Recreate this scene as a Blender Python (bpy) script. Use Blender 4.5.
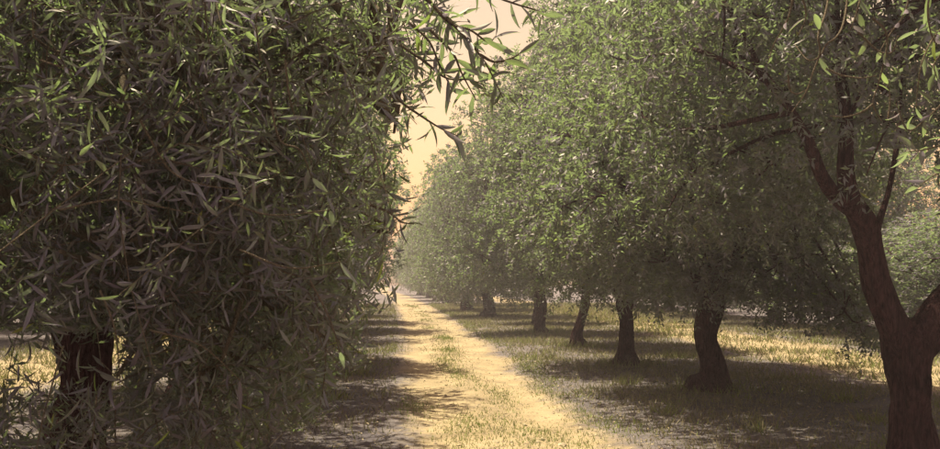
import bpy, math, random
import numpy as np
from mathutils import Vector, noise

# ------------------------------------------------------------------ scene, camera, sky, sun
scn = bpy.context.scene
COL = scn.collection
for o in list(bpy.data.objects):
    bpy.data.objects.remove(o)
scn.render.engine = 'CYCLES'
scn.cycles.use_denoising = True
scn.cycles.max_bounces = 7
scn.cycles.diffuse_bounces = 4
scn.cycles.transmission_bounces = 6
scn.cycles.volume_bounces = 0
scn.cycles.use_adaptive_sampling = True
scn.cycles.adaptive_threshold = 0.015
scn.cycles.sample_clamp_indirect = 6.0
scn.view_settings.view_transform = 'Standard'
scn.view_settings.look = 'None'
scn.view_settings.gamma = 1.0
scn.view_settings.use_curve_mapping = False
scn.view_settings.exposure = 1.22

F = 900.0            # focal length in photograph pixels (940 wide)
EYE = 1.6
YAW = math.atan(70 / F)
PITCH = math.atan(55 / F)
cam = bpy.data.cameras.new('camera')
cam.sensor_width = 36
cam.lens = F / 940 * 36
cam.clip_start = 0.05
cam.clip_end = 3000
camo = bpy.data.objects.new('camera', cam)
COL.objects.link(camo)
camo.location = (0, 0, EYE)
camo.rotation_euler = (math.pi / 2 + PITCH, 0, -YAW)
scn.camera = camo

SUN_EL = math.radians(70)
SUN_AZ = math.radians(-50)      # from +Y (along the path), negative = towards -X (left)
world = bpy.data.worlds.new('World')
scn.world = world
world.use_nodes = True
wt = world.node_tree
wt.nodes.clear()
wo = wt.nodes.new('ShaderNodeOutputWorld')
bg = wt.nodes.new('ShaderNodeBackground')
sky = wt.nodes.new('ShaderNodeTexSky')
sky.sky_type = 'NISHITA'
sky.sun_disc = False
sky.sun_elevation = SUN_EL
sky.sun_rotation = SUN_AZ
sky.altitude = 0
sky.air_density = 1.9
sky.dust_density = 2.0
sky.ozone_density = 0.0
tint = wt.nodes.new('ShaderNodeMix')
tint.data_type = 'RGBA'
tint.blend_type = 'MULTIPLY'
tint.inputs[0].default_value = 1.0
tint.inputs[7].default_value = (1.0, 0.575, 0.35, 1)      # an even film tint over the whole sky
wt.links.new(sky.outputs[0], tint.inputs[6])
wt.links.new(tint.outputs[2], bg.inputs[0])
bg.inputs[1].default_value = 0.108
wt.links.new(bg.outputs[0], wo.inputs[0])

sl = bpy.data.lights.new('sun', 'SUN')
sl.energy = 5.0
sl.angle = math.radians(0.6)
sl.color = (1.0, 0.87, 0.52)
so = bpy.data.objects.new('sun', sl)
COL.objects.link(so)
sdir = Vector((math.sin(SUN_AZ) * math.cos(SUN_EL), math.cos(SUN_AZ) * math.cos(SUN_EL), math.sin(SUN_EL)))
so.rotation_euler = sdir.to_track_quat('Z', 'Y').to_euler()
so.location = sdir * 60

# ------------------------------------------------------------------ helpers
RS = np.random.RandomState


def px(u, v, d):
    """point that the photograph shows at pixel (u, v), d metres along the lens axis"""
    xc, zc = (u - 470) / F * d, -(v - 224.5) / F * d
    cp, sp = math.cos(PITCH), math.sin(PITCH)
    y1, z1 = d * cp - zc * sp, d * sp + zc * cp
    cy, sy = math.cos(-YAW), math.sin(-YAW)
    return np.array([xc * cy - y1 * sy, xc * sy + y1 * cy, EYE + z1])


def project(P):
    P = np.asarray(P) - np.array([0, 0, EYE])
    cy, sy = math.cos(YAW), math.sin(YAW)
    x, y = P[:, 0] * cy - P[:, 1] * sy, P[:, 0] * sy + P[:, 1] * cy
    cp, sp = math.cos(PITCH), math.sin(PITCH)
    d, z = y * cp + P[:, 2] * sp, -y * sp + P[:, 2] * cp
    dd = np.where(np.abs(d) < 1e-6, 1e-6, d)
    return 470 + F * x / dd, 224.5 - F * z / dd, d


def unit(a):
    return a / np.maximum(np.linalg.norm(a, axis=-1, keepdims=True), 1e-9)


def mesh_tris(name, V, T, mat, tone=None, smooth=False):
    me = bpy.data.meshes.new(name)
    V = np.ascontiguousarray(V, dtype=np.float32)
    T = np.ascontiguousarray(T, dtype=np.int32)
    me.vertices.add(len(V))
    me.vertices.foreach_set('co', V.ravel())
    me.loops.add(T.size)
    me.loops.foreach_set('vertex_index', T.ravel())
    me.polygons.add(len(T))
    k = T.shape[1]
    me.polygons.foreach_set('loop_start', np.arange(0, T.size, k, dtype=np.int32))
    me.polygons.foreach_set('loop_total', np.full(len(T), k, dtype=np.int32))
    if smooth:
        me.polygons.foreach_set('use_smooth', np.ones(len(T), dtype=bool))
    if tone is not None:
        at = me.attributes.new('tone', 'FLOAT', 'FACE')
        at.data.foreach_set('value', np.ascontiguousarray(tone, dtype=np.float32))
    me.update(calc_edges=True)
    me.materials.append(mat)
    return me


def link(name, data, parent=None, loc=None):
    o = bpy.data.objects.new(name, data)
    COL.objects.link(o)
    if parent is not None:
        o.parent = parent
    if loc is not None:
        o.location = loc
    return o


def tag(o, label=None, cat=None, group=None, kind=None):
    if label: o['label'] = label
    if cat: o['category'] = cat
    if group: o['group'] = group
    if kind: o['kind'] = kind
    return o


class Arr:
    """collects triangle arrays"""
    def __init__(s):
        s.V, s.T, s.tone, s.n = [], [], [], 0

    def add(s, V, T, tone=None):
        s.V.append(V); s.T.append(T + s.n); s.n += len(V)
        s.tone.append(np.zeros(len(T)) if tone is None else tone)

    def mesh(s, name, mat, smooth=False):
        return mesh_tris(name, np.concatenate(s.V), np.concatenate(s.T), mat, np.concatenate(s.tone), smooth)


# ------------------------------------------------------------------ materials
def new_mat(name):
    m = bpy.data.materials.new(name)
    m.use_nodes = True
    nt = m.node_tree
    nt.nodes.clear()
    return m, nt, nt.nodes.new('ShaderNodeOutputMaterial')


def N(nt, typ, **kw):
    n = nt.nodes.new(typ)
    for k, v in kw.items():
        if k.startswith('i_'):
            key = k[2:]
            n.inputs[int(key) if key.isdigit() else key.replace('_', ' ')].default_value = v
        else:
            setattr(n, k, v)
    return n


def ramp(nt, fac, stops):
    r = nt.nodes.new('ShaderNodeValToRGB')
    el = r.color_ramp.elements
    while len(el) > 1:
        el.remove(el[-1])
    el[0].position, el[0].color = stops[0][0], (*stops[0][1], 1)
    for p, c in stops[1:]:
        e = el.new(p)
        e.color = (*c, 1)
    nt.links.new(fac, r.inputs[0])
    return r


def leaf_material(name, stops, trans_col, trans=0.32, rough=0.42):
    m, nt, out = new_mat(name)
    at = N(nt, 'ShaderNodeAttribute', attribute_name='tone')
    r = ramp(nt, at.outputs['Fac'], stops)
    p = N(nt, 'ShaderNodeBsdfPrincipled', i_Roughness=rough)
    p.inputs['Specular IOR Level'].default_value = 0.45
    nt.links.new(r.outputs[0], p.inputs['Base Color'])
    t = N(nt, 'ShaderNodeBsdfTranslucent')
    mx = N(nt, 'ShaderNodeMix', data_type='RGBA')
    mx.inputs[0].default_value = 0.7
    nt.links.new(r.outputs[0], mx.inputs[6])
    mx.inputs[7].default_value = (*trans_col, 1)
    nt.links.new(mx.outputs[2], t.inputs[0])
    ms = N(nt, 'ShaderNodeMixShader')
    ms.inputs[0].default_value = trans
    nt.links.new(p.outputs[0], ms.inputs[1])
    nt.links.new(t.outputs[0], ms.inputs[2])
    nt.links.new(ms.outputs[0], out.inputs[0])
    return m


M_LEAF = leaf_material('olive_leaf', [
    (0.0, (0.085, 0.058, 0.100)), (0.35, (0.130, 0.098, 0.185)), (0.62, (0.185, 0.160, 0.29)),
    (0.85, (0.26, 0.265, 0.34)), (0.95, (0.22, 0.29, 0.07)), (1.0, (0.32, 0.28, 0.11))],
    (0.34, 0.54, 0.15), trans=.36, rough=.48)
M_GRASS = leaf_material('grass_blade', [
    (0.0, (0.11, 0.15, 0.04)), (0.4, (0.22, 0.27, 0.08)), (0.55, (0.15, 0.14, 0.10)), (1.0, (0.28, 0.24, 0.18))],
    (0.22, 0.24, 0.06), trans=0.25, rough=0.7)
M_LITTER = leaf_material('fallen_leaf', [
    (0.0, (0.07, 0.05, 0.04)), (0.5, (0.17, 0.13, 0.10)), (1.0, (0.34, 0.28, 0.22))], (0.15, 0.11, 0.06), trans=0.05, rough=0.7)


def bark_material(name, c0, c1, scale=1.0):
    m, nt, out = new_mat(name)
    tc = N(nt, 'ShaderNodeTexCoord')
    mp = N(nt, 'ShaderNodeMapping')
    mp.inputs['Scale'].default_value = (14 * scale, 14 * scale, 3.4 * scale)
    nt.links.new(tc.outputs['Object'], mp.inputs[0])
    n1 = N(nt, 'ShaderNodeTexNoise', i_Scale=2.2, i_Detail=9.0, i_Roughness=0.68, i_Distortion=0.6)
    nt.links.new(mp.outputs[0], n1.inputs[0])
    vo = N(nt, 'ShaderNodeTexVoronoi', i_Scale=3.2)
    vo.feature = 'DISTANCE_TO_EDGE'
    nt.links.new(mp.outputs[0], vo.inputs[0])
    r = ramp(nt, n1.outputs[0], [(0.36, c0), (0.66, c1)])
    p = N(nt, 'ShaderNodeBsdfPrincipled', i_Roughness=0.92)
    p.inputs['Specular IOR Level'].default_value = 0.15
    nt.links.new(r.outputs[0], p.inputs['Base Color'])
    ad = N(nt, 'ShaderNodeMath', operation='MULTIPLY_ADD')
    nt.links.new(vo.outputs['Distance'], ad.inputs[0])
    ad.inputs[1].default_value = 0.9
    nt.links.new(n1.outputs[0], ad.inputs[2])
    b = N(nt, 'ShaderNodeBump', i_Strength=1.0, i_Distance=0.07)
    nt.links.new(ad.outputs[0], b.inputs['Height'])
    nt.links.new(b.outputs[0], p.inputs['Normal'])
    nt.links.new(p.outputs[0], out.inputs[0])
    return m


M_BARK = bark_material('olive_bark', (0.032, 0.013, 0.019), (0.135, 0.070, 0.086))
M_TWIG = bark_material('twig_bark', (0.19, 0.155, 0.13), (0.37, 0.31, 0.26), 6)


def earth_material(name, stops, scale, bump=0.02, grain=60):
    m, nt, out = new_mat(name)
    tc = N(nt, 'ShaderNodeTexCoord')
    n1 = N(nt, 'ShaderNodeTexNoise', i_Scale=scale, i_Detail=8.0, i_Roughness=0.62)
    n2 = N(nt, 'ShaderNodeTexNoise', i_Scale=grain, i_Detail=5.0, i_Roughness=0.7)
    for n in (n1, n2):
        nt.links.new(tc.outputs['Object'], n.inputs[0])
    mx = N(nt, 'ShaderNodeMath', operation='MULTIPLY_ADD')
    nt.links.new(n2.outputs[0], mx.inputs[0])
    mx.inputs[1].default_value = 0.45
    nt.links.new(n1.outputs[0], mx.inputs[2])
    sb = N(nt, 'ShaderNodeMath', operation='SUBTRACT')
    nt.links.new(mx.outputs[0], sb.inputs[0])
    sb.inputs[1].default_value = 0.225
    r = ramp(nt, sb.outputs[0], stops)
    p = N(nt, 'ShaderNodeBsdfPrincipled', i_Roughness=0.95)
    p.inputs['Specular IOR Level'].default_value = 0.1
    nt.links.new(r.outputs[0], p.inputs['Base Color'])
    b = N(nt, 'ShaderNodeBump', i_Strength=0.8, i_Distance=bump)
    nt.links.new(n2.outputs[0], b.inputs['Height'])
    nt.links.new(b.outputs[0], p.inputs['Normal'])
    nt.links.new(p.outputs[0], out.inputs[0])
    return m


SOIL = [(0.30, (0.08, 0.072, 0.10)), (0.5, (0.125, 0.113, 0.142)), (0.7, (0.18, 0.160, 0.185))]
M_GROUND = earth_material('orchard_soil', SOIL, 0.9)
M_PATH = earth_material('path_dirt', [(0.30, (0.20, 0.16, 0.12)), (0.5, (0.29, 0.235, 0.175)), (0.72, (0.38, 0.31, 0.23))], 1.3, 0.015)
def blend_edges(m, soil):
    # the trodden dirt fades into the soil along the ragged edges of the path
    nt = m.node_tree
    p = next(n for n in nt.nodes if n.type == 'BSDF_PRINCIPLED')
    src = p.inputs['Base Color'].links[0].from_socket
    fac = src.node.inputs[0].links[0].from_socket
    r2 = ramp(nt, fac, soil)
    at = N(nt, 'ShaderNodeAttribute', attribute_name='edge')
    tc = N(nt, 'ShaderNodeTexCoord')
    no = N(nt, 'ShaderNodeTexNoise', i_Scale=5.0, i_Detail=6.0, i_Roughness=.7)
    nt.links.new(tc.outputs['Object'], no.inputs[0])
    ad = N(nt, 'ShaderNodeMath', operation='MULTIPLY_ADD')
    nt.links.new(no.outputs[0], ad.inputs[0]); ad.inputs[1].default_value = 1.2
    nt.links.new(at.outputs['Fac'], ad.inputs[2])
    mr = N(nt, 'ShaderNodeMapRange')
    mr.inputs['From Min'].default_value = .72; mr.inputs['From Max'].default_value = 1.25
    nt.links.new(ad.outputs[0], mr.inputs['Value'])
    mx = N(nt, 'ShaderNodeMix', data_type='RGBA')
    nt.links.new(mr.outputs[0], mx.inputs[0])
    nt.links.new(src, mx.inputs[6]); nt.links.new(r2.outputs[0], mx.inputs[7])
    nt.links.new(mx.outputs[2], p.inputs['Base Color'])


blend_edges(M_PATH, SOIL)
M_STONE = earth_material('stone', [(0.3, (0.24, 0.20, 0.17)), (0.7, (0.45, 0.39, 0.32))], 12, 0.01)


# ------------------------------------------------------------------ ground, path
def bend(y):
    t = np.maximum(0.0, np.asarray(y, dtype=float) - 25.0)
    return -0.00035 * t * t


def gz(x, y):
    """height of the ground"""
    x = np.asarray(x, dtype=float); y = np.asarray(y, dtype=float)
    near = np.clip(1.0 - np.hypot(x, y) / 120.0, 0, 1)
    xr = x - bend(np.clip(y, -50, 130))
    h = 0.05 * np.sin(x * 0.55 + 0.7) * np.sin(y * 0.37) + 0.025 * np.sin(x * 1.9 + y * 1.3) + 0.012 * np.sin(x * 4.1 - y * 3.3)
    rut = -0.035 * (np.exp(-((xr - 0.45) / 0.28) ** 2) + np.exp(-((xr - 1.75) / 0.28) ** 2))
    bank = 0.05 * (1 / (1 + np.exp(-(xr - 2.6) * 3)))
    return (h * 0.7 + rut + bank) * near


def axis(lo, hi, a, b, step, far):
    inner = np.arange(a, b + step, step)
    left = a - np.geomspace(step, a - lo, far)[::-1]
    right = inner[-1] + np.geomspace(step, hi - inner[-1], far)
    return np.concatenate([left, inner, right])


gx = axis(-240, 240, -12, 16, 0.25, 26)
gy = axis(-240, 240, -4, 60, 0.3, 26)
GX, GY = np.meshgrid(gx, gy)
GV = np.stack([GX.ravel(), GY.ravel(), gz(GX, GY).ravel()], 1)
nx = len(gx)
idx = np.arange(len(gy) * nx).reshape(len(gy), nx)
GQ = np.stack([idx[:-1, :-1], idx[:-1, 1:], idx[1:, 1:], idx[1:, :-1]], -1).reshape(-1, 4)
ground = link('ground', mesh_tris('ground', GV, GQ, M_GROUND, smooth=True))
tag(ground, 'dry soil of the olive orchard under the trees', kind='structure')

# path: a strip with ragged edges, 4 mm over the soil
py = np.concatenate([np.arange(-4, 60, 0.15), np.geomspace(60, 200, 60)])
pv = np.linspace(0, 1, 15)
ledge = -0.35 + 0.28 * np.array([noise.noise(Vector((0.0, y * 0.7, 3.1))) for y in py]) + 0.12 * np.array([noise.noise(Vector((4.0, y * 2.7, 3.1))) for y in py])
redge = 2.55 + 0.32 * np.array([noise.noise(Vector((9.0, y * 0.6, 7.1))) for y in py]) + 0.14 * np.array([noise.noise(Vector((1.0, y * 2.9, 9.1))) for y in py])
b_ = bend(np.clip(py, -50, 130))
PX = (b_ + ledge)[:, None] * (1 - pv) + (b_ + redge)[:, None] * pv
PY = np.repeat(py[:, None], len(pv), 1)
PZ = gz(PX, PY) + 0.008
PZ[:, 0] -= 0.03; PZ[:, -1] -= 0.03
PV = np.stack([PX.ravel(), PY.ravel(), PZ.ravel()], 1)
idx = np.arange(PX.size).reshape(PX.shape)
PQ = np.stack([idx[:-1, :-1], idx[:-1, 1:], idx[1:, 1:], idx[1:, :-1]], -1).reshape(-1, 4)
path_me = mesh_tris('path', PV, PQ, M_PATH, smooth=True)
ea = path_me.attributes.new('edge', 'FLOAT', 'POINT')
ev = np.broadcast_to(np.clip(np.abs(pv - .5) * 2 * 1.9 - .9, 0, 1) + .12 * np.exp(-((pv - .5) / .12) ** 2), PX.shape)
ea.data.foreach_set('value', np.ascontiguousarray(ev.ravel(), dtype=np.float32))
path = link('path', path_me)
tag(path, 'pale dirt path running between the two olive rows', kind='structure')


def lane_strip(x0, x1, label, seed):
    yy = np.concatenate([np.arange(2, 60, .25), np.geomspace(60, 180, 40)])
    e0 = x0 + .35 * np.array([noise.noise(Vector((seed, y * .5, 1.1))) for y in yy])
    e1 = x1 + .35 * np.array([noise.noise(Vector((seed + 5, y * .5, 1.1))) for y in yy])
    b2 = bend(np.clip(yy, -50, 130))
    X = (b2 + e0)[:, None] * (1 - pv) + (b2 + e1)[:, None] * pv
    Y = np.repeat(yy[:, None], len(pv), 1)
    Z = gz(X, Y) + .008
    Z[:, 0] -= .03; Z[:, -1] -= .03
    ix = np.arange(X.size).reshape(X.shape)
    q = np.stack([ix[:-1, :-1], ix[:-1, 1:], ix[1:, 1:], ix[1:, :-1]], -1).reshape(-1, 4)
    me = mesh_tris('path', np.stack([X.ravel(), Y.ravel(), Z.ravel()], 1), q, M_PATH, smooth=True)
    a = me.attributes.new('edge', 'FLOAT', 'POINT')
    a.data.foreach_set('value', np.ascontiguousarray(np.broadcast_to(np.clip(np.abs(pv - .5) * 3.8 - .9, 0, 1), X.shape).ravel(), dtype=np.float32))
    tag(link('path', me), label, kind='structure')


lane_strip(6.6, 10.6, 'pale sunlit dirt lane beyond the right-hand trunks', 2.0)
lane_strip(-8.6, -4.6, 'pale sunlit dirt lane beyond the left-hand trunks', 8.0)

# ------------------------------------------------------------------ tree machinery
def tube(pts, rad, sides=8, rough=0.0, seed=0, closed_end=True):
    """tapered tube through pts; returns verts, tris"""
    pts = np.asarray(pts, dtype=float); rad = np.asarray(rad, dtype=float)
    n = len(pts)
    tan = unit(np.gradient(pts, axis=0))
    ref = np.array([0.0, 0.0, 1.0]) if abs(tan[0][2]) < 0.8 else np.array([1.0, 0.0, 0.0])
    V = np.zeros((n, sides, 3))
    u = np.cross(tan[0], ref); u /= np.linalg.norm(u)
    ang = np.arange(sides) * 2 * math.pi / sides
    for i in range(n):
        u = u - tan[i] * np.dot(u, tan[i]); u /= max(np.linalg.norm(u), 1e-9)
        w = np.cross(tan[i], u)
        r = np.full(sides, rad[i])
        if rough > 0:
            for k in range(sides):
                q = Vector((math.cos(ang[k]) * 1.6 + seed, math.sin(ang[k]) * 1.6, i / n * 3.0 + seed * 2))
                q2 = Vector((math.cos(ang[k]) * 4.2 + seed, math.sin(ang[k]) * 4.2, i / n * 5.0))
                q3 = Vector((math.cos(ang[k]) * 11 + seed, math.sin(ang[k]) * 11, i / n * 6.0))
                r[k] *= 1 + rough * (noise.noise(q) * 0.9 + noise.noise(q2) * 0.6 - abs(noise.noise(q3)) * .35)
        V[i] = pts[i] + (u[None] * np.cos(ang)[:, None] + w[None] * np.sin(ang)[:, None]) * r[:, None]
    id_ = np.arange(n * sides).reshape(n, sides)
    a, b = id_[:-1], np.roll(id_[:-1], -1, 1)
    c, d = np.roll(id_[1:], -1, 1), id_[1:]
    T = np.concatenate([np.stack([a, b, c], -1).reshape(-1, 3), np.stack([a, c, d], -1).reshape(-1, 3)])
    V = V.reshape(-1, 3)
    if closed_end:
        V = np.concatenate([V, pts[-1:] + tan[-1] * rad[-1]])
        T = np.concatenate([T, np.stack([id_[-1], np.roll(id_[-1], -1), np.full(sides, n * sides)], -1)])
    return V, T


def spline(ctrl, n):
    """Catmull-Rom through control rows (any number of columns)"""
    C = np.asarray(ctrl, dtype=float)
    C = np.concatenate([2 * C[:1] - C[1:2], C, 2 * C[-1:] - C[-2:-1]])
    m = len(C) - 3
    t = np.linspace(0, m - 1e-6, n)
    i = t.astype(int); f = (t - i)[:, None]
    p0, p1, p2, p3 = C[i], C[i + 1], C[i + 2], C[i + 3]
    return 0.5 * (2 * p1 + (p2 - p0) * f + (2 * p0 - 5 * p1 + 4 * p2 - p3) * f ** 2 + (3 * p1 - p0 - 3 * p2 + p3) * f ** 3)


def limb(ctrl, n=14, sides=9, rough=0.12, seed=0):
    """ctrl rows: x, y, z, radius"""
    S = spline(ctrl, n)
    return tube(S[:, :3], np.maximum(S[:, 3], 0.004), sides, rough, seed)


def leaves(P, D, Nn, L, W, detail):
    """leaf blades: base P, direction D, normal Nn, length L, width W"""
    Sd = unit(np.cross(D, Nn))
    Nn = np.cross(Sd, D)
    L = L[:, None]; W = W[:, None]
    if detail == 0:            # a pointed four-sided blade
        V = np.stack([P, P + D * L * .45 + Sd * W * .5, P + D * L - Nn * L * .06, P + D * L * .45 - Sd * W * .5], 1)
        T = np.array([[0, 1, 2], [0, 2, 3]])
    else:                      # lanceolate, bent along its length
        V = np.stack([P,
                      P + D * L * .28 + Sd * W * .40 + Nn * L * .03, P + D * L * .28 - Sd * W * .40 + Nn * L * .03,
                      P + D * L * .66 + Sd * W * .42 + Nn * L * .02, P + D * L * .66 - Sd * W * .42 + Nn * L * .02,
                      P + D * L - Nn * L * .07], 1)
        T = np.array([[0, 1, 2], [2, 1, 3], [2, 3, 4], [4, 3, 5]])
    n = len(P); k = V.shape[1]
    TT = (T[None] + (np.arange(n) * k)[:, None, None]).reshape(-1, 3)
    return V.reshape(-1, 3), TT, len(T)


def shoots(rs, base, direc, length, step, droop, leaf_len, leaf_wid):
    """leafy shoots. returns twig node points (S, K, 3) and the leaf frames P, D, N, L, W"""
    S = len(base)
    K = max(3, int(round(float(np.mean(length)) / step)))
    s = (np.arange(K) + 0.6) / K
    ll = length[:, None, None] * s[None, :, None]
    g = np.array([0, 0, -1.0])
    bendv = rs.normal(0, 0.25, (S, 1, 3))
    pts = base[:, None] + direc[:, None] * ll + (g * droop[:, None, None] + bendv) * (ll ** 2) / np.maximum(length[:, None, None], .05)
    tan = unit(np.gradient(pts, axis=1))
    rnd = unit(rs.normal(0, 1, (S, 1, 3)))
    u = unit(np.cross(tan, np.broadcast_to(rnd, tan.shape)))
    w = np.cross(tan, u)
    alt = (np.arange(K) % 2)[None, :, None]
    side = u * (1 - alt) + w * alt
    Ps, Ds, Ns = [], [], []
    for sg in (1, -1):
        d = unit(tan * rs.uniform(.35, .95, (S, K, 1)) + side * sg + rs.normal(0, .28, (S, K, 3)) + g * 0.12)
        Ps.append(pts + rs.normal(0, .004, pts.shape)); Ds.append(d)
        Ns.append(unit(np.cross(d, np.cross(tan, d)) + rs.normal(0, .5, (S, K, 3))))
    P = np.stack(Ps, 2).reshape(-1, 3); D = np.stack(Ds, 2).reshape(-1, 3); Nn = np.stack(Ns, 2).reshape(-1, 3)
    prof = np.clip(0.62 + 0.75 * np.sin(math.pi * (0.12 + 0.8 * s)), .5, 1.3)
    L = leaf_len * np.repeat(np.tile(prof, S), 2) * rs.uniform(.62, 1.18, len(P))
    W = leaf_wid * rs.uniform(.75, 1.2, len(P)) * np.clip(L / leaf_len, .6, 1.1)
    return pts, P, D, Nn, L, W


def twig_tris(pts, r0, r1):
    """many thin 3-sided twigs at once; pts (S, K, 3)"""
    S, K, _ = pts.shape
    tan = unit(np.gradient(pts, axis=1))
    ref = unit(np.array([[[0.3, 0.7, 0.64]]]))
    u = unit(np.cross(tan, np.broadcast_to(ref, tan.shape)))
    w = np.cross(tan, u)
    r = np.linspace(r0, r1, K)[None, :, None]
    ring = np.stack([pts + (u * math.cos(a) + w * math.sin(a)) * r for a in (0, 2.094, 4.189)], 2)   # S,K,3,3
    V = ring.reshape(-1, 3)
    id_ = np.arange(S * K * 3).reshape(S, K, 3)
    a, b = id_[:, :-1], np.roll(id_[:, :-1], -1, 2)
    d, c = id_[:, 1:], np.roll(id_[:, 1:], -1, 2)
    T = np.concatenate([np.stack([a, b, c], -1).reshape(-1, 3), np.stack([a, c, d], -1).reshape(-1, 3)])
    return V, T


def crown_shape(rs, centre, radii, n_lobes, lobe_r, sep=.6):
    """lumpy crown: lobes spread through an ellipsoid; rows x, y, z, r"""
    out = []
    tries = 0
    while len(out) < n_lobes and tries < 4000:
        tries += 1
        v = rs.normal(0, 1, 3); v /= np.linalg.norm(v)
        if v[2] < 0:      # the crown stays wide towards its hanging skirt
            hn = math.hypot(v[0], v[1]) + 1e-6
            v[:2] *= math.sqrt(max(0, 1 - v[2] ** 4)) / hn
        q = rs.uniform(0.45, 1.0) ** 0.6
        r = lobe_r * rs.uniform(.75, 1.25)
        p = np.asarray(centre) + v * q * (np.asarray(radii) - r * 0.8)
        if all(np.linalg.norm(p - o[:3]) > sep * (r + o[3]) for o in out):
            out.append(np.array([*p, r]))
    return np.array(out)


def lobe_shoots(rs, lobes, per_area, inner=0.35):
    """bases and directions of shoots over the lobes"""
    B, Dv, Q = [], [], []
    for x, y, z, r in lobes:
        n = max(3, int(per_area * 4 * math.pi * r * r))
        v = unit(rs.normal(0, 1, (n, 3)))
        q = np.where(rs.rand(n) < inner, rs.uniform(.25, .75, n), rs.uniform(.80, 1.0, n))
        sq = np.array([1.0, 1.0, 0.86])
        B.append(np.array([x, y, z]) + v * sq * r * q[:, None])
        Dv.append(unit(v + rs.normal(0, .45, (n, 3)) + np.array([0, 0, 0.12])))
        Q.append(q)
    return np.concatenate(B), np.concatenate(Dv), np.concatenate(Q)


def tones(rs, n, k, grp=None):
    t = np.clip(rs.normal(0.42, 0.20, n) + (0 if grp is None else grp), 0, 0.9)
    hot = rs.rand(n)
    t = np.where(hot > 0.994, rs.uniform(.93, 1, n), t)
    return np.repeat(t, k)


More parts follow.
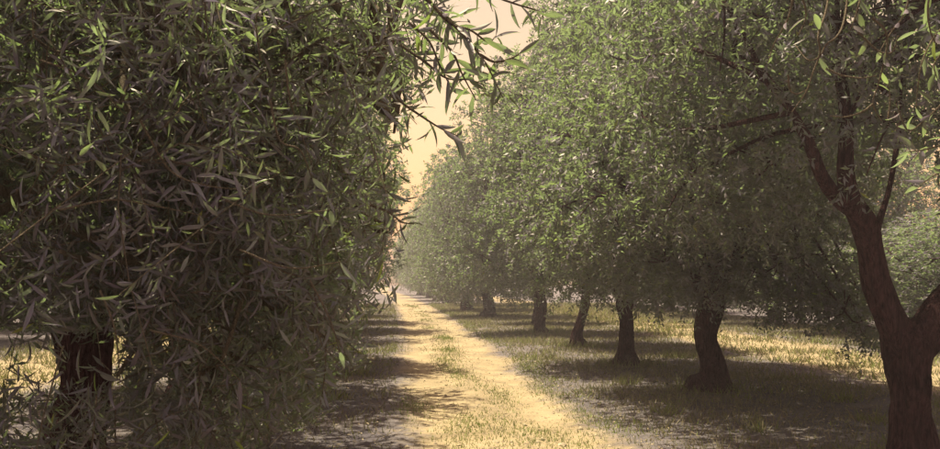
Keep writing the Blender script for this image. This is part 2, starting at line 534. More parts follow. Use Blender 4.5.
def tree_arrays(seed, fork=(0, 0, 1.35), centre=(0, 0, 3.9), radii=(2.35, 2.5, 3.0), n_lobes=30, lobe_r=1.0,
                per_area=13, leaf=(0.082, 0.024), shoot_len=0.22, step=0.024, trunk_r=0.19, trunk_ctrl=None,
                limb_ctrl=None, detail=0, clip=None, lobes_extra=None, zmin=0.55, twigs=True, bare_twigs=0, sep=.56, inner=.42, thin_out=None):
    rs = RS(seed)
    out = {}
    # trunk
    f = np.asarray(fork, dtype=float)
    if trunk_ctrl is None:
        j = rs.normal(0, .05, (3, 2))
        trunk_ctrl = [[0, 0, -0.15, trunk_r * 2.5], [j[0, 0] * .3, j[0, 1] * .3, .05, trunk_r * 1.85], [j[0, 0], j[0, 1], .28, trunk_r * 1.2],
                      [j[1, 0] + f[0] * .5, j[1, 1] + f[1] * .5, .75, trunk_r * .96],
                      [f[0] * .9 + j[2, 0] * .5, f[1] * .9, f[2] * .85, trunk_r * 1.06], [f[0], f[1], f[2] + .12, trunk_r * .9]]
    V, T = limb(trunk_ctrl, 48, 40, 0.46, seed * 1.37)
    out['trunk'] = (V, T)
    lobes = crown_shape(rs, centre, radii, n_lobes, lobe_r, sep)
    if lobes_extra is not None:
        lobes = np.concatenate([lobes, np.asarray(lobes_extra, dtype=float)])
    lobes = lobes[lobes[:, 2] > zmin + 0.3]
    if clip is not None:
        lobes = lobes[clip(lobes[:, :3])]
    out['lobes'] = lobes
    # main limbs
    limbs = []
    if limb_ctrl is None:
        limb_ctrl = []
        nl = 4
        a0 = rs.uniform(0, 6.28)
        for i in range(nl):
            a = a0 + i * 6.283 / nl + rs.normal(0, .3)
            c = np.asarray(centre, dtype=float)
            e = c + np.array([math.cos(a) * radii[0] * .55, math.sin(a) * radii[1] * .55, rs.uniform(-.4, .9)])
            m1 = f + np.array([math.cos(a) * .28, math.sin(a) * .28, .45]) + rs.normal(0, .06, 3)
            m2 = m1 * .45 + e * .55 + rs.normal(0, .18, 3)
            limb_ctrl.append([[*(f - [0, 0, .12]), trunk_r * .72], [*m1, trunk_r * .55], [*m2, trunk_r * .36], [*e, trunk_r * .14]])
    for i, c in enumerate(limb_ctrl):
        limbs.append(limb(c, 26, 16, 0.30, seed + i * 3.1))
    out['limbs'] = limbs
    # boughs to the lobes
    tips = np.array([[c[-1][:3], c[-2][:3]] for c in limb_ctrl]).reshape(-1, 3)
    bo = Arr()
    for i, (x, y, z, r) in enumerate(lobes):
        p = np.array([x, y, z])
        k = np.argmin(np.linalg.norm(tips - p, axis=1))
        s = tips[k]
        m = (s + p) / 2 + rs.normal(0, .12, 3) + [0, 0, .12]
        if clip is not None and not clip(np.linspace(m * .7 + s * .3, p, 4)).all():
            continue
        bo.add(*limb([[*s, .026], [*m, .020], [*p, .013]], 8, 5, 0, 0))
        for q in range(4):
            e = p + unit(rs.normal(0, 1, 3)) * r * .75
            if clip is not None and not clip(e[None])[0]:
                continue
            mm = (p + e) / 2 + rs.normal(0, .07, 3)
            bo.add(*limb([[*p, .014], [*mm, .010], [*e, .005]], 6, 4, 0, 0))
    # leafy shoots
    B, Dv, Q = lobe_shoots(rs, lobes, per_area, inner)
    ln = shoot_len * rs.uniform(.6, 1.35, len(B))
    dr = rs.uniform(.15, .75, len(B))
    keep = B[:, 2] > zmin + rs.uniform(0, .35, len(B))
    if clip is not None:
        keep &= clip(B + Dv * ln[:, None] * .8)
    if thin_out is not None:
        keep &= thin_out(B, rs)
    B, Dv, ln, dr = B[keep], Dv[keep], ln[keep], dr[keep]
    pts, P, D, Nn, L, W = shoots(rs, B, Dv, ln, step, dr, *leaf)
    K2 = pts.shape[1] * 2
    grp = np.repeat(rs.normal(0, .09, len(B)), K2)
    sel = rs.rand(len(P)) < 0.93
    if clip is not None:
        sel &= clip(P + D * L[:, None])
    out['leaf_frames'] = (P[sel], D[sel], Nn[sel], L[sel], W[sel], grp[sel])
    if detail:
        st = max(1, pts.shape[1] // 3)
        tp = np.concatenate([B[:, None], pts[:, ::st]], 1)
        if clip is not None:
            tp = tp[clip(tp[:, -1]) & clip(tp[:, 1]) & clip(tp[:, 2]) & clip(tp[:, 0])]
        bo.add(*twig_tris(tp, .0032, .0011))
    if bare_twigs:
        n = bare_twigs
        i = rs.randint(0, len(B), n)
        l_ = rs.uniform(.25, .75, n)
        d_ = unit(Dv[i] * .5 + rs.normal(0, .7, (n, 3)) + np.array([0, 0, -.25]))
        t_ = np.linspace(0, 1, 9)[None, :, None]
        bend_ = rs.normal(0, .22, (n, 1, 3))
        q_ = B[i][:, None] + (d_[:, None] * t_ + bend_ * t_ ** 2 + .05 * np.sin(t_ * 9 + rs.uniform(0, 6, (n, 1, 1)))) * l_[:, None, None]
        if clip is not None:
            q_ = q_[clip(q_[:, -1]) & clip(q_[:, 4]) & clip(q_[:, 2]) & clip(q_[:, 6])]
        bo.add(*twig_tris(q_, .0028, .0012))
    out['twigs'] = bo
    out['rs'] = rs
    return out


def foliage_mesh(name, fr, detail, rs, near=None):
    P, D, Nn, L, W, grp = fr
    if near is None:
        V, T, k = leaves(P, D, Nn, L, W, detail)
        return mesh_tris(name, V, T, M_LEAF, tones(rs, len(P), k, grp))
    a = Arr()          # full blades where the leaves are close, simpler ones behind
    for m, dt, wf in ((near, 1, 1.0), (~near, 0, 1.5)):
        V, T, k = leaves(P[m], D[m], Nn[m], L[m], W[m] * wf, dt)
        a.add(V, T, tones(rs, int(m.sum()), k, grp[m]))
    return a.mesh(name, M_LEAF)


def place_tree(arr, loc, label, group, detail=0, rz=0.0, scale=1.0):
    e = link('olive_tree', None, None, loc)
    e.rotation_euler = (0, 0, rz)
    e.scale = (scale,) * 3
    tag(e, label, 'tree', group)
    V, T = arr['trunk']
    t = link('trunk', mesh_tris('trunk', V, T, M_BARK, smooth=True), e)
    for V, T in arr['limbs']:
        link('limb', mesh_tris('limb', V, T, M_BARK, smooth=True), t)
    c = link('crown', foliage_mesh('crown', arr['leaf_frames'], detail, arr['rs'], arr.get('near')), e)
    c['kind'] = 'stuff'
    w = link('twigs', arr['twigs'].mesh('twigs', M_TWIG if detail else M_BARK, True), c)
    w['kind'] = 'stuff'
    return e


def copy_tree(src, loc, label, group, rz, scale):
    def cp(o, parent):
        c = o.copy()
        COL.objects.link(c)
        c.parent = parent
        for ch in o.children:
            cp(ch, c)
        return c
    e = cp(src, None)
    e.location = loc
    e.rotation_euler = (0, 0, rz)
    e.scale = scale if hasattr(scale, '__len__') else (scale,) * 3
    tag(e, label, 'tree', group)
    return e


def at(x, y):
    return (x, y, float(gz(x, y)))


G_R = 'olive trees of the row right of the path'
G_L = 'olive trees of the row left of the path'
G_R2 = 'olive trees of the second row on the right'
G_L2 = 'olive trees of the second row on the left'

# ---- right row: tree with the forked trunk at the right edge of the picture
D1 = 7.6
R1 = np.array(at(4.33, D1))


def rel(u, v, d, o):
    return [*(px(u, v, d) - o)]


tr1 = [[*(px(914, 486, 7.55) - R1)[:2], -.15, .27], [*rel(913, 462, 7.55, R1), .225], [*rel(914, 430, 7.55, R1), .17], [*rel(913, 398, 7.55, R1), .158],
       [*rel(909, 368, 7.55, R1), .172], [*rel(907, 344, 7.55, R1), .19], [*rel(906, 332, 7.55, R1), .15]]
lm1 = [
    [[*rel(905, 350, 7.55, R1), .15], [*rel(890, 320, 7.5, R1), .13], [*rel(877, 285, 7.5, R1), .125], [*rel(871, 250, 7.45, R1), .098], [*rel(864, 225, 7.4, R1), .10],
     [*rel(850, 198, 7.35, R1), .08], [*rel(845, 165, 7.3, R1), .062], [*rel(846, 120, 7.3, R1), .045], [*rel(838, 60, 7.2, R1), .04]],
    [[*rel(908, 352, 7.55, R1), .16], [*rel(924, 332, 7.55, R1), .15], [*rel(948, 302, 7.6, R1), .15], [*rel(975, 270, 7.6, R1), .12], [*rel(990, 180, 7.6, R1), .09], [*rel(980, 80, 7.6, R1), .05]],
    [[*rel(858, 212, 7.38, R1), .075], [*rel(836, 196, 7.3, R1), .06], [*rel(820, 172, 7.2, R1), .055], [*rel(808, 142, 7.1, R1), .048], [*rel(792, 112, 7.0, R1), .03], [*rel(765, 80, 6.9, R1), .02]],
    [[*rel(872, 262, 7.45, R1), .04], [*rel(878, 225, 7.7, R1), .03], [*rel(890, 185, 7.9, R1), .024], [*rel(900, 120, 8.1, R1), .03], [*rel(905, 60, 8.2, R1), .02]],
]


def clip_r1(P):
    u, v, d = project(P + R1)
    # the crown leaves the fork and the limbs in view, and a hole to the far side
    a = ~((u > 815) & (u < 975) & (v > 218) & (v < 460))
    b = ~((u > 872) & (u < 935) & (v > 150) & (v < 222))
    return a & b & (d > 1.2)


r1 = tree_arrays(11, fork=(-.1, 0, 1.3), centre=(.05, .2, 4.7), radii=(2.8, 2.6, 3.4), n_lobes=56, per_area=22, leaf=(.07, .024), trunk_ctrl=tr1,
                 limb_ctrl=lm1, clip=clip_r1, zmin=1.6, lobes_extra=[[-1.9, 1.2, 3.2, .8], [-1.9, .2, 3.6, .8], [-1.8, -.8, 3.8, .8], [-1.5, .8, 2.6, .7], [-1.2, 1.6, 2.7, .7],
                              [-.4, 2.4, 3.6, .9], [.6, 2.5, 3.8, .9], [1.5, 2.4, 3.5, .85], [-.9, 2.3, 4.6, .9], [2.4, 1.6, 3.6, .85]])  # extra lobes added in the crown gaps to shade the ground below
T_R1 = place_tree(r1, R1, 'olive tree with thick forked dark trunk at the right edge of the picture', G_R)

# ---- right row: second and third trunks
R2 = np.array(at(4.42, 12.6))
bough_shade_lobes = [[1.35, -1.25, 1.15, .42], [1.75, -1.0, .95, .38], [1.0, -.9, 1.45, .5], [1.5, -.6, 1.5, .5], [2.0, -.4, 1.4, .5], [.5, -1.2, 1.75, .5], [-.6, -1.4, 1.75, .5],
         [-1.0, -2.2, 2.5, .75], [-.2, -2.5, 2.9, .8], [-1.9, -2.0, 2.6, .8], [-2.1, -1.0, 3.4, .8], [-2.1, 0, 2.6, .75], [-1.9, -2.6, 3.9, .8], [-2.0, .9, 3.6, .8], [-1.7, -1.2, 4.8, .9]]  # besides the hanging bough, path-side lobes added to shade the ground
r2 = tree_arrays(23, fork=(0, 0, 1.45), centre=(0, 0, 3.85), radii=(2.6, 2.5, 3.0), n_lobes=44, per_area=22, trunk_r=.175, lobes_extra=bough_shade_lobes, zmin=.35,
                 leaf=(.075, .030), detail=0)
T_R2 = place_tree(r2, R2, 'olive tree with stout dark trunk flaring at its base, right of the path', G_R)
R3 = np.array(at(4.15, 16.3))
r3 = tree_arrays(37, fork=(-.08, 0, 1.35), centre=(-.1, -.2, 4.2), radii=(2.6, 2.3, 3.6), n_lobes=46, per_area=21, trunk_r=.135, zmin=1.05, leaf=(.08, .032))
T_R3 = place_tree(r3, R3, 'olive tree with straight trunk forking low, second whole trunk right of the path', G_R)
R4 = np.array(at(4.1, 20.7))
r4 = tree_arrays(41, fork=(.22, 0, 1.4), centre=(.55, .3, 3.7), radii=(1.9, 2.4, 2.7), n_lobes=38, lobes_extra=[[.7, -2.0, 3.5, .9], [.8, 2.4, 3.6, .9], [1.8, -1.2, 3.4, .9], [1.8, 1.4, 3.4, .9]], per_area=20, trunk_r=.105, zmin=.95, leaf=(.085, .035))  # extra lobes added, mostly out of view, to close sun patches on the soil
T_R4 = place_tree(r4, R4, 'olive tree with slim leaning trunk, third whole trunk right of the path', G_R)
R5 = np.array(at(4.15, 26.0))
r5 = tree_arrays(59, fork=(-.1, .1, 1.3), centre=(-.55, .2, 4.0), radii=(2.9, 2.1, 3.7), n_lobes=48, per_area=17, trunk_r=.125, zmin=.75, leaf=(.095, .042), step=.036)
T_R5 = place_tree(r5, R5, 'olive tree in shade, fourth whole trunk right of the path', G_R)
PROTO = [T_R3, T_R4, T_R5]
r6 = tree_arrays(67, fork=(.1, .1, 1.2), centre=(0, 0, 3.3), radii=(2.7, 2.9, 3.2), n_lobes=54, per_area=16, trunk_r=.18, zmin=.15, leaf=(.095, .042), step=.036)
T_R6 = place_tree(r6, at(13.0, 4.5), 'low-skirted olive tree behind the forked trunk at the right edge', G_R2)

far = [(4.7, 31.0, .82, T_R4), (3.8, 37.5, 1.12, T_R6), (3.5, 45, 1.18, T_R6), (4.3, 52, .95, T_R5), (3.6, 59, 1.15, T_R6), (3.5, 68, 1.15, T_R6), (3.6, 79, 1.12, T_R6), (3.6, 92, 1.15, T_R6)]
names = ['fifth', 'sixth', 'seventh', 'eighth', 'ninth', 'tenth', 'eleventh', 'last']
rs0 = RS(5)
for i, (x, y, s, src) in enumerate(far):
    xx = x + float(bend(y))
    copy_tree(src, at(xx, y), f'{names[i]} olive tree of the right-hand row, hazy in the distance beyond the shaded trunks', G_R,
              rs0.uniform(0, 6.28), (s, s, s * rs0.uniform(.97, 1.08)))

# ---- left row: the near tree whose foliage fills the left of the picture
L0 = np.array(at(-3.05, 3.3))


def edge_limit(v):
    """right-hand outline of the near foliage in the photograph, by image row"""
    return np.interp(v, [-200, 0, 50, 95, 130, 170, 230, 290, 330, 380, 420, 460], [470, 462, 452, 440, 412, 396, 392, 386, 372, 354, 312, 262])


def thin_l0(P, rs):
    u, v, d = project(P + L0)
    seen = (d > .5) & (u > -120) & (v > -160) & (v < 560)
    return seen | (rs.rand(len(P)) < .6)


def clip_l0(P):
    W = P + L0
    u, v, d = project(W)
    gap = np.sin(u * .13 + 2) + np.sin(v * .17 + u * .05) + .6 * np.sin(u * .31 - v * .27)
    hole = ((u > -20) & (u < 128) & (v > 328) & (v < 392) & (gap > -.5)) | ((u > 102) & (u < 124) & (v > 345) & (v < 362)) | ((u < 22) & (v > 180) & (v < 240) & (gap > 0))
    thin = (v > 300) & (u < 260) & (gap < -.9)
    cl3 = np.sin(W[:, 0] * 7.1 + 1.3 * np.sin(W[:, 2] * 5)) + np.sin(W[:, 1] * 6.3 + 2 * np.sin(W[:, 0] * 4)) + np.sin(W[:, 2] * 7.7 + W[:, 1] * 3)
    hole |= thin | (cl3 < -1.7)
    wob = 14 * np.sin(v * .11) + 9 * np.sin(v * .31 + 1)
    ok = u < edge_limit(v) + wob
    dist = np.linalg.norm(W - np.array([0, 0, EYE]), axis=1)
    return ((ok & ~hole) | (d < 0.3)) & (dist > 1.45 + .7 * np.abs(np.sin(u * .021 + 1) * np.sin(v * .027)))


l0 = tree_arrays(71, fork=(0, 0, 1.2), centre=(.1, .1, 3.0), radii=(3.2, 3.0, 3.2), n_lobes=66, lobe_r=.85, per_area=30, leaf=(.049, .0082), shoot_len=.34,
                 step=.020, trunk_r=.22, clip=clip_l0, zmin=.25, detail=1, bare_twigs=1500, sep=.46, thin_out=thin_l0,
                 lobes_extra=[[*(px(*q[:3]) - L0), q[3]] for q in [(60, 420, 3.0, .5), (150, 440, 3.4, .5), (30, 290, 2.6, .5), (250, 390, 3.8, .5), (335, 330, 3.8, .45),
                              (300, 250, 3.2, .5), (180, 300, 2.9, .5), (230, 230, 2.5, .5), (335, 150, 2.8, .45), (380, 60, 2.6, .4), (120, 200, 2.4, .5), (200, 80, 2.3, .5),
                              (30, 90, 2.3, .5), (300, 30, 2.6, .45), (210, 430, 4.4, .5), (20, 440, 2.6, .5), (100, 385, 2.8, .45), (170, 400, 3.1, .5), (235, 330, 3.2, .5), (300, 385, 4.0, .45), (90, 300, 2.6, .5), (330, 400, 4.8, .4), (20, 200, 2.4, .5),
                              (280, 130, 2.5, .5), (130, 20, 2.4, .5), (390, 120, 3.0, .4), (120, 120, 2.8, .5), (260, 300, 2.8, .5), (140, 260, 2.4, .5), (370, 230, 3.8, .4), (360, 280, 4.2, .45)]])
# the leaves that show largest become leaves of their own
P, D, Nn, L, W, grp = l0['leaf_frames']
Wp = P + L0
u, v, d = project(Wp + D * L[:, None] * .5)
vis = (u > 4) & (u < 936) & (v > 4) & (v < 445) & (d > .6)
face = np.linalg.norm(np.cross(unit(Wp - np.array([0, 0, EYE])), D), axis=1)
size = np.where(vis, L * face / np.maximum(d, .1), 0)
# keep the nearest leaf of each small patch of the picture first, so that the singled-out leaves are the ones in front
cell = (u // 22).astype(int) * 1000 + (v // 15).astype(int)
order = np.argsort(d)
first = np.zeros(len(P), bool)
_, fi = np.unique(np.where(vis, cell, -1)[order], return_index=True)
first[order[fi]] = True
first &= vis
big = np.argsort(-np.where(first, size, 0))[:300]
rest = np.ones(len(P), bool); rest[big] = False
l0['leaf_frames'] = tuple(a[rest] for a in (P, D, Nn, L, W, grp - .10))  # near crown's leaf tones lowered, shade put into the colour
du, dv, dd_ = (a[rest] for a in (u, v, d))
l0['near'] = (dd_ > .5) & (dd_ < 2.7) & (du > -40) & (dv > -40) & (dv < 500)
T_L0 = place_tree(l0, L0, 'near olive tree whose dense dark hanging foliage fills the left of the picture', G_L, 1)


def leaf_mesh(tone):
    """one detailed blade 1 m long and 1 m wide along +X, folded on its midrib, with a short stalk"""
    s = [0, .12, .3, .5, .7, .87]
    w = [.03, .27, .46, .50, .38, .19]
    V = []
    for a, b in zip(s, w):
        z = .05 * math.sin(a * 3.1)
        V += [(a, -b, z + .10 * b), (a, 0, z - .004), (a, b, z + .10 * b)]
    V.append((1, 0, -.03))
    V += [(-.09, -.035, 0), (-.09, .035, 0)]
    T = []
    for i in range(5):
        for k in (0, 1):
            q = i * 3 + k
            T += [(q, q + 1, q + 4), (q, q + 4, q + 3)]
    T += [(15, 16, 18), (16, 17, 18), (19, 20, 2), (19, 2, 0)]
    return mesh_tris('leaf', np.array(V), np.array(T), M_LEAF, np.full(len(T), tone), True)


LEAF_M = [leaf_mesh(t) for t in (.12, .22, .3, .36, .42, .48, .55, .62, .72, .82, .9, .95)]


def put_leaf(parent, p, d, n, l, w, k):
    d = Vector(d).normalized(); n = Vector(n)
    s = n.cross(d).normalized(); n = d.cross(s)
    o = bpy.data.objects.new('leaf', LEAF_M[k])
    COL.objects.link(o)
    from mathutils import Matrix
    m = Matrix((d, s, n)).transposed().to_4x4()
    o.parent = parent
    o.matrix_local = Matrix.Translation(Vector(p)) @ m @ Matrix.Diagonal((l, w, l, 1))
    return o


rsl = RS(3)
PK = [.14, .15, .15, .14, .12, .09, .07, .05, .04, .03, .01, .01]
for i in big:
    put_leaf(T_L0, P[i], D[i], Nn[i], L[i] * 1.04, W[i], rsl.choice(12, p=PK))

# sprays of the near tree that reach out over the path against the sky
def spray(parent, origin, ctrl_px, depth, leaf_spec, seed, r=(.004, .0013), bare=False, leaf_every=.028, lw=(.062, .0125), kk=None):
    rs = RS(seed)
    C = np.array([px(u_, v_, depth + dd) for (u_, v_, dd) in ctrl_px]) - origin
    n = max(8, len(C) * 5)
    S = spline(C, n)
    V, T = tube(S, np.linspace(r[0], r[1], n), 5)
    b = link('twig', mesh_tris('twig', V, T, M_TWIG, smooth=True), parent)
    seg = np.concatenate([[0], np.cumsum(np.linalg.norm(np.diff(S, axis=0), axis=1))])
    cnt = 0
    if leaf_spec is None:
        ts = np.arange(.04, seg[-1], leaf_every)
    else:
        ts = np.array(leaf_spec) * seg[-1]
    tan = unit(np.gradient(S, axis=0))
    ph = rs.uniform(0, 6.28)
    for j, t in enumerate(ts):
        p = np.array([np.interp(t, seg, S[:, k]) for k in range(3)])
        tg = unit(np.array([np.interp(t, seg, tan[:, k]) for k in range(3)]))
        a = unit(np.cross(tg, rs.normal(0, 1, 3)))
        bb = np.cross(tg, a)
        for sg in ((1, -1) if leaf_spec is None else (1,)):
            if leaf_spec is None and rs.rand() < .12:
                continue
            an = ph + j * 1.57
            side = (a * math.cos(an) + bb * math.sin(an)) * sg
            dd = unit(tg * rs.uniform(.4, 1.0) + side + np.array([0, 0, -.25]) + rs.normal(0, .2, 3))
            put_leaf(parent, p, dd, rs.normal(0, 1, 3), lw[0] * rs.uniform(.7, 1.15), lw[1] * rs.uniform(.8, 1.2),
                     kk if kk is not None else rs.choice(12, p=PK))
            cnt += 1
    return cnt


sprays_l = [
    ([(405, -20, .1), (440, 12, 0), (462, 34, 0), (480, 55, 0), (492, 75, 0), (503, 98, .05)], None),
    ([(480, 55, 0), (495, 62, .02), (512, 58, .05), (524, 50, .08)], None),
    ([(440, 12, 0), (455, 25, .1), (470, 50, .15), (474, 70, .2)], None),
    ([(400, 45, .2), (425, 62, .2), (446, 78, .2), (470, 80, .2), (486, 86, .25)], None),
    ([(450, -30, .2), (490, -6, .2), (515, 4, .2), (540, 12, .25), (543, 20, .25)], None),
    ([(420, -10, 0), (448, 22, 0), (470, 30, 0), (488, 42, .05), (496, 36, .1)], None),
    ([(430, 30, .1), (452, 52, .1), (462, 74, .1), (476, 100, .15)], None),
    ([(405, 20, .2), (428, 40, .2), (440, 66, .2), (452, 90, .25)], None),
    ([(390, 95, .2), (415, 112, .2), (440, 128, .25), (458, 136, .3)], None),
    ([(370, 205, .4), (388, 212, .4), (402, 222, .4), (414, 224, .45)], None),
    ([(360, 180, .4), (380, 186, .4), (396, 200, .45)], None),
    ([(560, -40, .6), (590, -22, .6), (604, -6, .6), (612, 4, .6)], None),
]
for i, (c, sp) in enumerate(sprays_l):
    spray(T_L0, L0, c, 2.0, sp, 100 + i, leaf_every=.026, lw=(.07, .0125))
# long bare twigs that cross the foliage
bare = [[(140, 120, 0), (170, 170, .1), (205, 185, .1), (245, 190, .2)], [(60, 210, .1), (110, 200, .1), (150, 205, .1), (200, 215, .2)],
        [(285, 60, .2), (290, 100, .2), (300, 130, .3), (312, 165, .3)], [(270, 100, .1), (280, 140, .1), (300, 150, .1), (312, 178, .2)],
        [(205, 0, .2), (207, 30, .2), (213, 60, .3)], [(40, 60, .2), (90, 80, .2), (130, 120, .3)], [(150, 330, .2), (200, 345, .2), (240, 380, .3)],
        [(225, 200, .2), (270, 215, .2), (330, 210, .3)], [(100, 290, .1), (115, 330, .1), (120, 380, .2)], [(20, 150, .2), (60, 165, .2), (95, 160, .2)],
        [(240, 250, .1), (290, 268, .1), (340, 262, .2)], [(310, 280, .2), (330, 320, .2), (340, 352, .2)]]
for i, c in enumerate(bare):
    spray(T_L0, L0, c, 1.75, [1.0], 300 + i, r=(.0026, .0012))

# ---- left row: further trees
L1 = np.array(at(-2.8, 8.0))
def clip_l1(P):
    u, v, d = project(P + L1)
    return ~((u > -20) & (u < 126) & (v > 335) & (v < 390))


l1 = tree_arrays(83, clip=clip_l1, fork=(.1, 0, 1.3), centre=(.05, 0, 3.7), radii=(2.7, 2.9, 3.0), n_lobes=56, per_area=16, trunk_r=.21, zmin=.95, leaf=(.075, .028))
T_L1 = place_tree(l1, L1, 'olive tree with dark trunk at the lower left, behind the near foliage', G_L)
T_L2 = copy_tree(T_L1, at(-2.85, 12.8), 'olive tree with shaded trunk behind the near foliage, right of the leftmost trunk', G_L, 2.1, (1.0, 1.0, 1.03))
lab = ['third', 'fourth', 'fifth', 'sixth', 'seventh']
for i, y in enumerate([17.8, 23, 28.5, 34, 41]):
    copy_tree(PROTO[i % 3], at(-2.95 + float(bend(y)), y), f'{lab[i]} olive tree of the left row, its edge showing along the path', G_L, rs0.uniform(0, 6.28), (1.02, 1.12, 1.0))

# ---- right row: the tree beside the camera whose twigs hang into the upper right corner
R0 = np.array(at(4.3, 2.4))


def clip_r0(P):
    u, v, d = project(P + R0)
    return (u > 985) | (d < .4)


r0 = tree_arrays(97, fork=(0, 0, 1.3), centre=(0, 0, 3.9), radii=(2.4, 2.4, 2.6), n_lobes=26, per_area=9, clip=clip_r0, leaf=(.07, .02), zmin=1.2)
T_R0 = place_tree(r0, R0, 'near olive tree whose sunlit twigs and leaves hang into the upper right corner', G_R)
DR = 2.3
hang = [
    ([(832, -30, .2), (826, 10, .1), (818, 35, 0), (820, 52, 0), (812, 75, 0), (806, 92, 0), (792, 112, 0)], [.45, .55, .7]),
    ([(850, -30, .2), (845, 15, .1), (838, 35, 0), (826, 45, 0), (820, 56, 0), (808, 60, 0), (795, 45, .05)], []),
    ([(868, -30, .2), (860, 0, .1), (855, 18, .1), (850, 30, .1)], [.3, .5, .65, .8, .95]),
    ([(872, 18, .1), (885, 30, .1), (887, 45, .1), (884, 62, .1), (878, 85, .1), (873, 104, .1), (882, 122, .1)], [.35, .4]),
    ([(873, 104, .1), (862, 112, .1), (845, 117, .1), (830, 116, .1)], []),
    ([(858, 32, .1), (868, 42, .1), (880, 52, .1), (892, 52, .1), (898, 36, .1)], [.2, .5, .7, .9]),
    ([(826, 68, 0), (840, 75, 0), (860, 78, 0), (876, 76, 0)], []),
    ([(945, 25, .3), (932, 40, .25), (922, 62, .2), (918, 85, .2), (916, 108, .2)], [.1, .25, .5, .85, 1.0]),
    ([(915, -30, .3), (905, 12, .3), (890, 34, .3), (875, 60, .3)], [.4, .55]),
    ([(795, -20, .1), (790, 12, .1), (782, 30, .1), (774, 44, .1), (768, 62, .1)], [.5]),
    ([(800, -10, .2), (806, 15, .2), (798, 36, .2)], [.6]),
    ([(960, 90, .2), (940, 106, .2), (925, 120, .2), (908, 130, .2), (896, 104, .2)], [.2, .3, .4, .5, .6, .7, .8, .9]),
    ([(960, 135, .2), (938, 146, .2), (922, 150, .2), (908, 152, .2)], [.15, .3, .42, .52, .64, .75, .85, .95, 1.0]),
    ([(965, 160, .3), (945, 170, .3), (930, 178, .3), (920, 186, .3)], [.3, .5, .7, .85, 1.0]),
    ([(935, -30, .1), (928, 5, .1), (930, 30, .1), (938, 48, .1)], [.3, .45, .6, .75, .9]),
    ([(960, 40, .1), (940, 56, .1), (934, 66, .1), (937, 78, .1)], [.3, .5, .7, .9, 1.0]),
    ([(888, 120, .4), (890, 100, .4), (888, 84, .4)], [.8, 1.0]),
    ([(788, 75, .3), (790, 90, .3), (797, 94, .3), (806, 90, .3)], []),
]
for i, (c, sp) in enumerate(hang):
    spray(T_R0, R0, c, DR, sp, 500 + i, r=(.0034, .0014), lw=(.062, .0145))

# ---- outer rows
k = 0
nm = ['first', 'second', 'third', 'fourth', 'fifth', 'sixth', 'seventh', 'eighth', 'ninth']
ALLP = [T_R6]
for i, y in enumerate([9.5, 14.5, 19.5, 25, 30.5, 36.5, 43, 50]):
    copy_tree(ALLP[0], at(13.0, y), f'{nm[i]} olive tree from the right in the back row beyond the sunlit strip', G_R2, rs0.uniform(0, 6.28), (1.08, 1.1, .5 if i == 2 else 1.0))
for i, y in enumerate([7.5, 13, 18.5, 24, 30]):
    copy_tree(ALLP[0], at(-11.6, y), f'{nm[i]} olive tree from the left in the back row beyond the left trunks', G_L2, rs0.uniform(0, 6.28), 1.0)

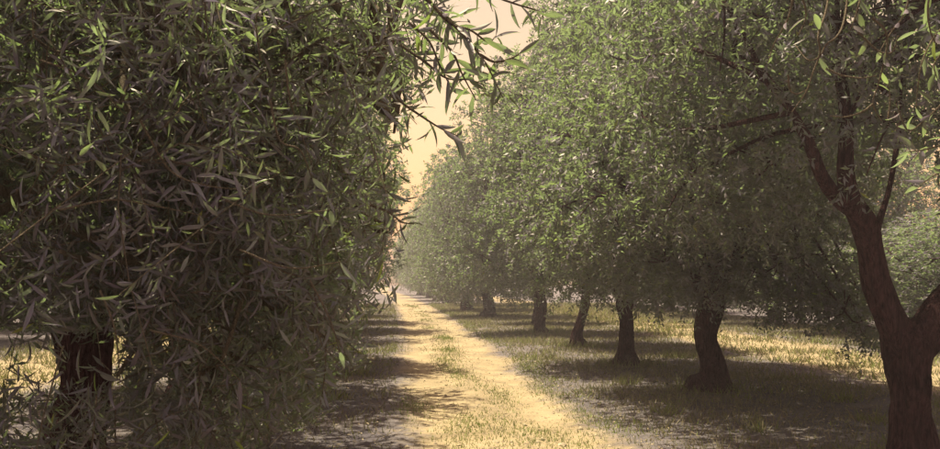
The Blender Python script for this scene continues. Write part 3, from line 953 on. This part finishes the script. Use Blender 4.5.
# ------------------------------------------------------------------ grass, fallen leaves, stones
def scatter_grass():
    rs = RS(8)
    n = 420000
    y = rs.uniform(0, 1, n) ** 1.5 * 52 + 5.5
    x = rs.uniform(-9, 14, n)
    xr = x - bend(y)
    cl = np.array([noise.noise(Vector((a * .9, b * .9, 1.7))) + .6 * noise.noise(Vector((a * 2.7, b * 2.7, 4.1))) for a, b in zip(x, y)])
    on_path = (xr > -.05) & (xr < 2.15)
    mid = np.exp(-((xr - 1.05) / .33) ** 2)
    edge = np.exp(-((xr - 2.35) / .3) ** 2) + .6 * np.exp(-((xr + .1) / .25) ** 2)
    prob = np.where(on_path, .8 * mid * (cl > .22) + .04, .55 + .5 * (cl > .0))
    lane = (xr < -4.2) | ((xr > 7.0) & (xr < 10.8))
    prob = np.where(~on_path & (xr < 0) & ~lane, prob * .35, prob)
    prob = np.where(lane, prob * .5, prob)
    keep = rs.rand(n) < np.clip(prob + .4 * edge * (cl > -.05), 0, 1)
    x, y, xr, cl, mid, edge = (a[keep] for a in (x, y, xr, cl, mid, edge))
    on_path = (xr > -.05) & (xr < 2.2)
    lane = (xr < -4.2) | ((xr > 7.0) & (xr < 10.8))
    tc_ = [(1.15, 9.6), (.75, 10.0), (1.5, 9.0), (1.0, 15.5), (.9, 17.5), (1.1, 20), (1.4, 12.5), (2.1, 13), (2.3, 16), (2.2, 10.6), (.6, 9.2), (1.8, 8.8), (1.2, 24), (.2, 11.5)]
    tx, ty = [], []
    for a_, b_ in tc_:
        m_ = 900
        tx.append(rs.normal(a_, .14, m_)); ty.append(rs.normal(b_, .35 + b_ * .03, m_))
    tall = [0] * (len(tx) * m_)
    for a_, b_, m_, r_ in [(4.42, 12.6, 500, .4), (4.15, 16.3, 450, .35), (4.1, 20.7, 450, .35), (4.15, 26, 450, .4), (4.33, 7.6, 400, .4), (3.1, 10.5, 90, .12), (5.6, 11.2, 120, .14),
                           (3.4, 13.6, 110, .15), (6.1, 13.8, 140, .2), (2.9, 17.8, 140, .2), (5.4, 17.5, 140, .2), (3.0, 22, 140, .25), (-.9, 12.2, 120, .15), (-.7, 15.5, 140, .2),
                           (-1.3, 10.2, 120, .15), (-.5, 20, 160, .3), (5.2, 9.6, 110, .12), (6.6, 10.4, 120, .15), (3.7, 9.2, 90, .1)]:
        tx.append(rs.normal(a_, r_, m_)); ty.append(rs.normal(b_, r_, m_)); tall += [1] * m_
    tx, ty = np.concatenate(tx), np.concatenate(ty)
    tall = np.array(tall)
    nt_ = len(tx)
    x, y = np.concatenate([x, tx]), np.concatenate([y, ty])
    cl = np.concatenate([cl, np.full(nt_, .3)]); mid = np.concatenate([mid, np.where(tall > 0, .45, 1.0)]); edge = np.concatenate([edge, np.zeros(nt_)])
    lane = np.concatenate([lane, np.zeros(nt_, bool)]); on_path = np.concatenate([on_path, tall < 1])
    tall = np.concatenate([np.zeros(len(x) - nt_), tall])
    n = len(x)
    h = rs.uniform(.02, .085, n) * (1 + .5 * np.clip(cl, -.5, 1)) * np.where(on_path, .6, 1.0) * (1 + y / 40) * np.where(lane, 1.4, 1.0) * np.where(tall > 0, 1.9, 1.0)
    w = rs.uniform(.0025, .006, n) * (1 + y / 14) * np.where(lane, 1.6, 1.0)
    a = rs.uniform(0, 6.28, n)
    lean = rs.uniform(.2, 1.2, n)[:, None]
    b = np.stack([x, y, gz(x, y) - .01], 1)
    sd = np.stack([np.cos(a), np.sin(a), np.zeros(n)], 1) * w[:, None]
    a2 = rs.uniform(0, 6.28, n)
    up = unit(np.stack([np.cos(a2), np.sin(a2), np.zeros(n)], 1) * lean + np.array([0, 0, 1.0])) * h[:, None]
    V = np.stack([b - sd, b + sd, b + up], 1).reshape(-1, 3)
    T = np.arange(3 * n).reshape(-1, 3)
    # green tufts down the middle of the path
    green = (mid + .55 * edge) * (cl > -.1) + .12 * (cl > .35) + .22 * lane
    tone = np.where(rs.rand(n) < np.clip(green, 0.06, .9), rs.uniform(0.1, .45, n), rs.uniform(.5, 1.0, n))
    return mesh_tris('grass', V, T, M_GRASS, tone)


g = link('grass', scatter_grass())
tag(g, 'short dry and green grass growing on the path and under the trees', 'grass', kind='stuff')


def scatter_litter():
    rs = RS(9)
    n = 26000
    y = rs.uniform(0, 1, n) ** 1.4 * 30 + 5.5
    x = np.where(rs.rand(n) < .5, rs.normal(-2.6, 1.9, n), rs.normal(4.6, 2.2, n))
    P = np.stack([x, y, gz(x, y) + rs.uniform(.006, .025, n)], 1)
    a = rs.uniform(0, 6.28, n)
    D = unit(np.stack([np.cos(a), np.sin(a), rs.normal(0, .2, n)], 1))
    Nn = unit(np.array([0, 0, 1.0]) + rs.normal(0, .35, (n, 3)))
    V, T, k = leaves(P, D, Nn, rs.uniform(.04, .08, n), rs.uniform(.010, .020, n), 0)
    return mesh_tris('fallen_leaves', V, T, M_LITTER, np.repeat(rs.uniform(0, 1, n), k))


g = link('fallen_leaves', scatter_litter())
tag(g, 'fallen olive leaves scattered on the shaded soil', 'leaf litter', kind='stuff')


def scatter_pebbles():
    rs = RS(14)
    n = 3000
    y = rs.uniform(0, 1, n) ** 1.5 * 30 + 6
    x = bend(y) + np.where(rs.rand(n) < .75, rs.uniform(-.3, 2.6, n), rs.uniform(-4, 7, n))
    r = rs.uniform(.006, .02, n) * (1 + 1.2 * (rs.rand(n) > .95))
    o8 = np.array([[1, 0, 0], [0, 1, 0], [-1, 0, 0], [0, -1, 0], [0, 0, .7], [0, 0, -.7]], dtype=float)
    V = np.stack([x, y, gz(x, y) + .006], 1)[:, None] + o8[None] * r[:, None, None] * rs.uniform(.6, 1.4, (n, 6, 1))
    f = np.array([[0, 1, 4], [1, 2, 4], [2, 3, 4], [3, 0, 4], [1, 0, 5], [2, 1, 5], [3, 2, 5], [0, 3, 5]])
    return mesh_tris('pebbles', V.reshape(-1, 3), (f[None] + (np.arange(n) * 6)[:, None, None]).reshape(-1, 3), M_STONE)


tag(link('pebbles', scatter_pebbles()), 'small pebbles strewn over the dirt path', 'pebbles', kind='stuff')


def stone(p, r, seed, label):
    import bmesh
    bm = bmesh.new()
    bmesh.ops.create_icosphere(bm, subdivisions=2, radius=1)
    for vv in bm.verts:
        q = vv.co.copy()
        f = 1 + .35 * noise.noise(q * 1.3 + Vector((seed, 0, 0))) + .15 * noise.noise(q * 3 + Vector((0, seed, 0)))
        vv.co = Vector((q.x * r * f * 1.4, q.y * r * f, q.z * r * f * .6))
    me = bpy.data.meshes.new('stone')
    bm.to_mesh(me); bm.free()
    me.materials.append(M_STONE)
    o = link('stone', me, None, (p[0], p[1], float(gz(p[0], p[1])) + r * .2))
    o.rotation_euler = (0, 0, seed)
    tag(o, label, 'stone', 'loose stones on the ground')


def ground_at(u, v):
    o = np.array([0, 0, EYE]); q = px(u, v, 1.0) - o
    t = -EYE / q[2]
    return o + q * t


stone(ground_at(262, 416), .07, 1.3, 'pale flat stone in the left shade, right of its smaller neighbour')
stone(ground_at(243, 419), .05, 2.1, 'small pale stone in the left shade near the bottom')
stone(ground_at(371, 360), .07, 3.4, 'pale stone in the left shade beside the path')
stone(ground_at(562, 446), .045, 4.6, 'small dark stone on the sunny path at the bottom edge')

# ------------------------------------------------------------------ air
HAZE = 0.003
if HAZE > 0:
    m, nt, out = new_mat('haze_air')
    pv_ = N(nt, 'ShaderNodeVolumePrincipled')
    pv_.inputs['Color'].default_value = (0.86, 0.80, 1.0, 1)
    pv_.inputs['Density'].default_value = HAZE
    pv_.inputs['Anisotropy'].default_value = 0.3
    nt.links.new(pv_.outputs[0], out.inputs['Volume'])
    x0, y0, z0, x1, y1, z1 = -250, -250, -1.5, 250, 250, 10.5
    V = np.array([(a, b, c) for c in (z0, z1) for b in (y0, y1) for a in (x0, x1)], dtype=float)
    Q = np.array([(0, 2, 3, 1), (4, 5, 7, 6), (0, 1, 5, 4), (2, 6, 7, 3), (0, 4, 6, 2), (1, 3, 7, 5)])
    h = link('haze', mesh_tris('haze', V, Q, m))
    tag(h, 'thin pale haze in the air over the orchard', 'haze', kind='stuff')
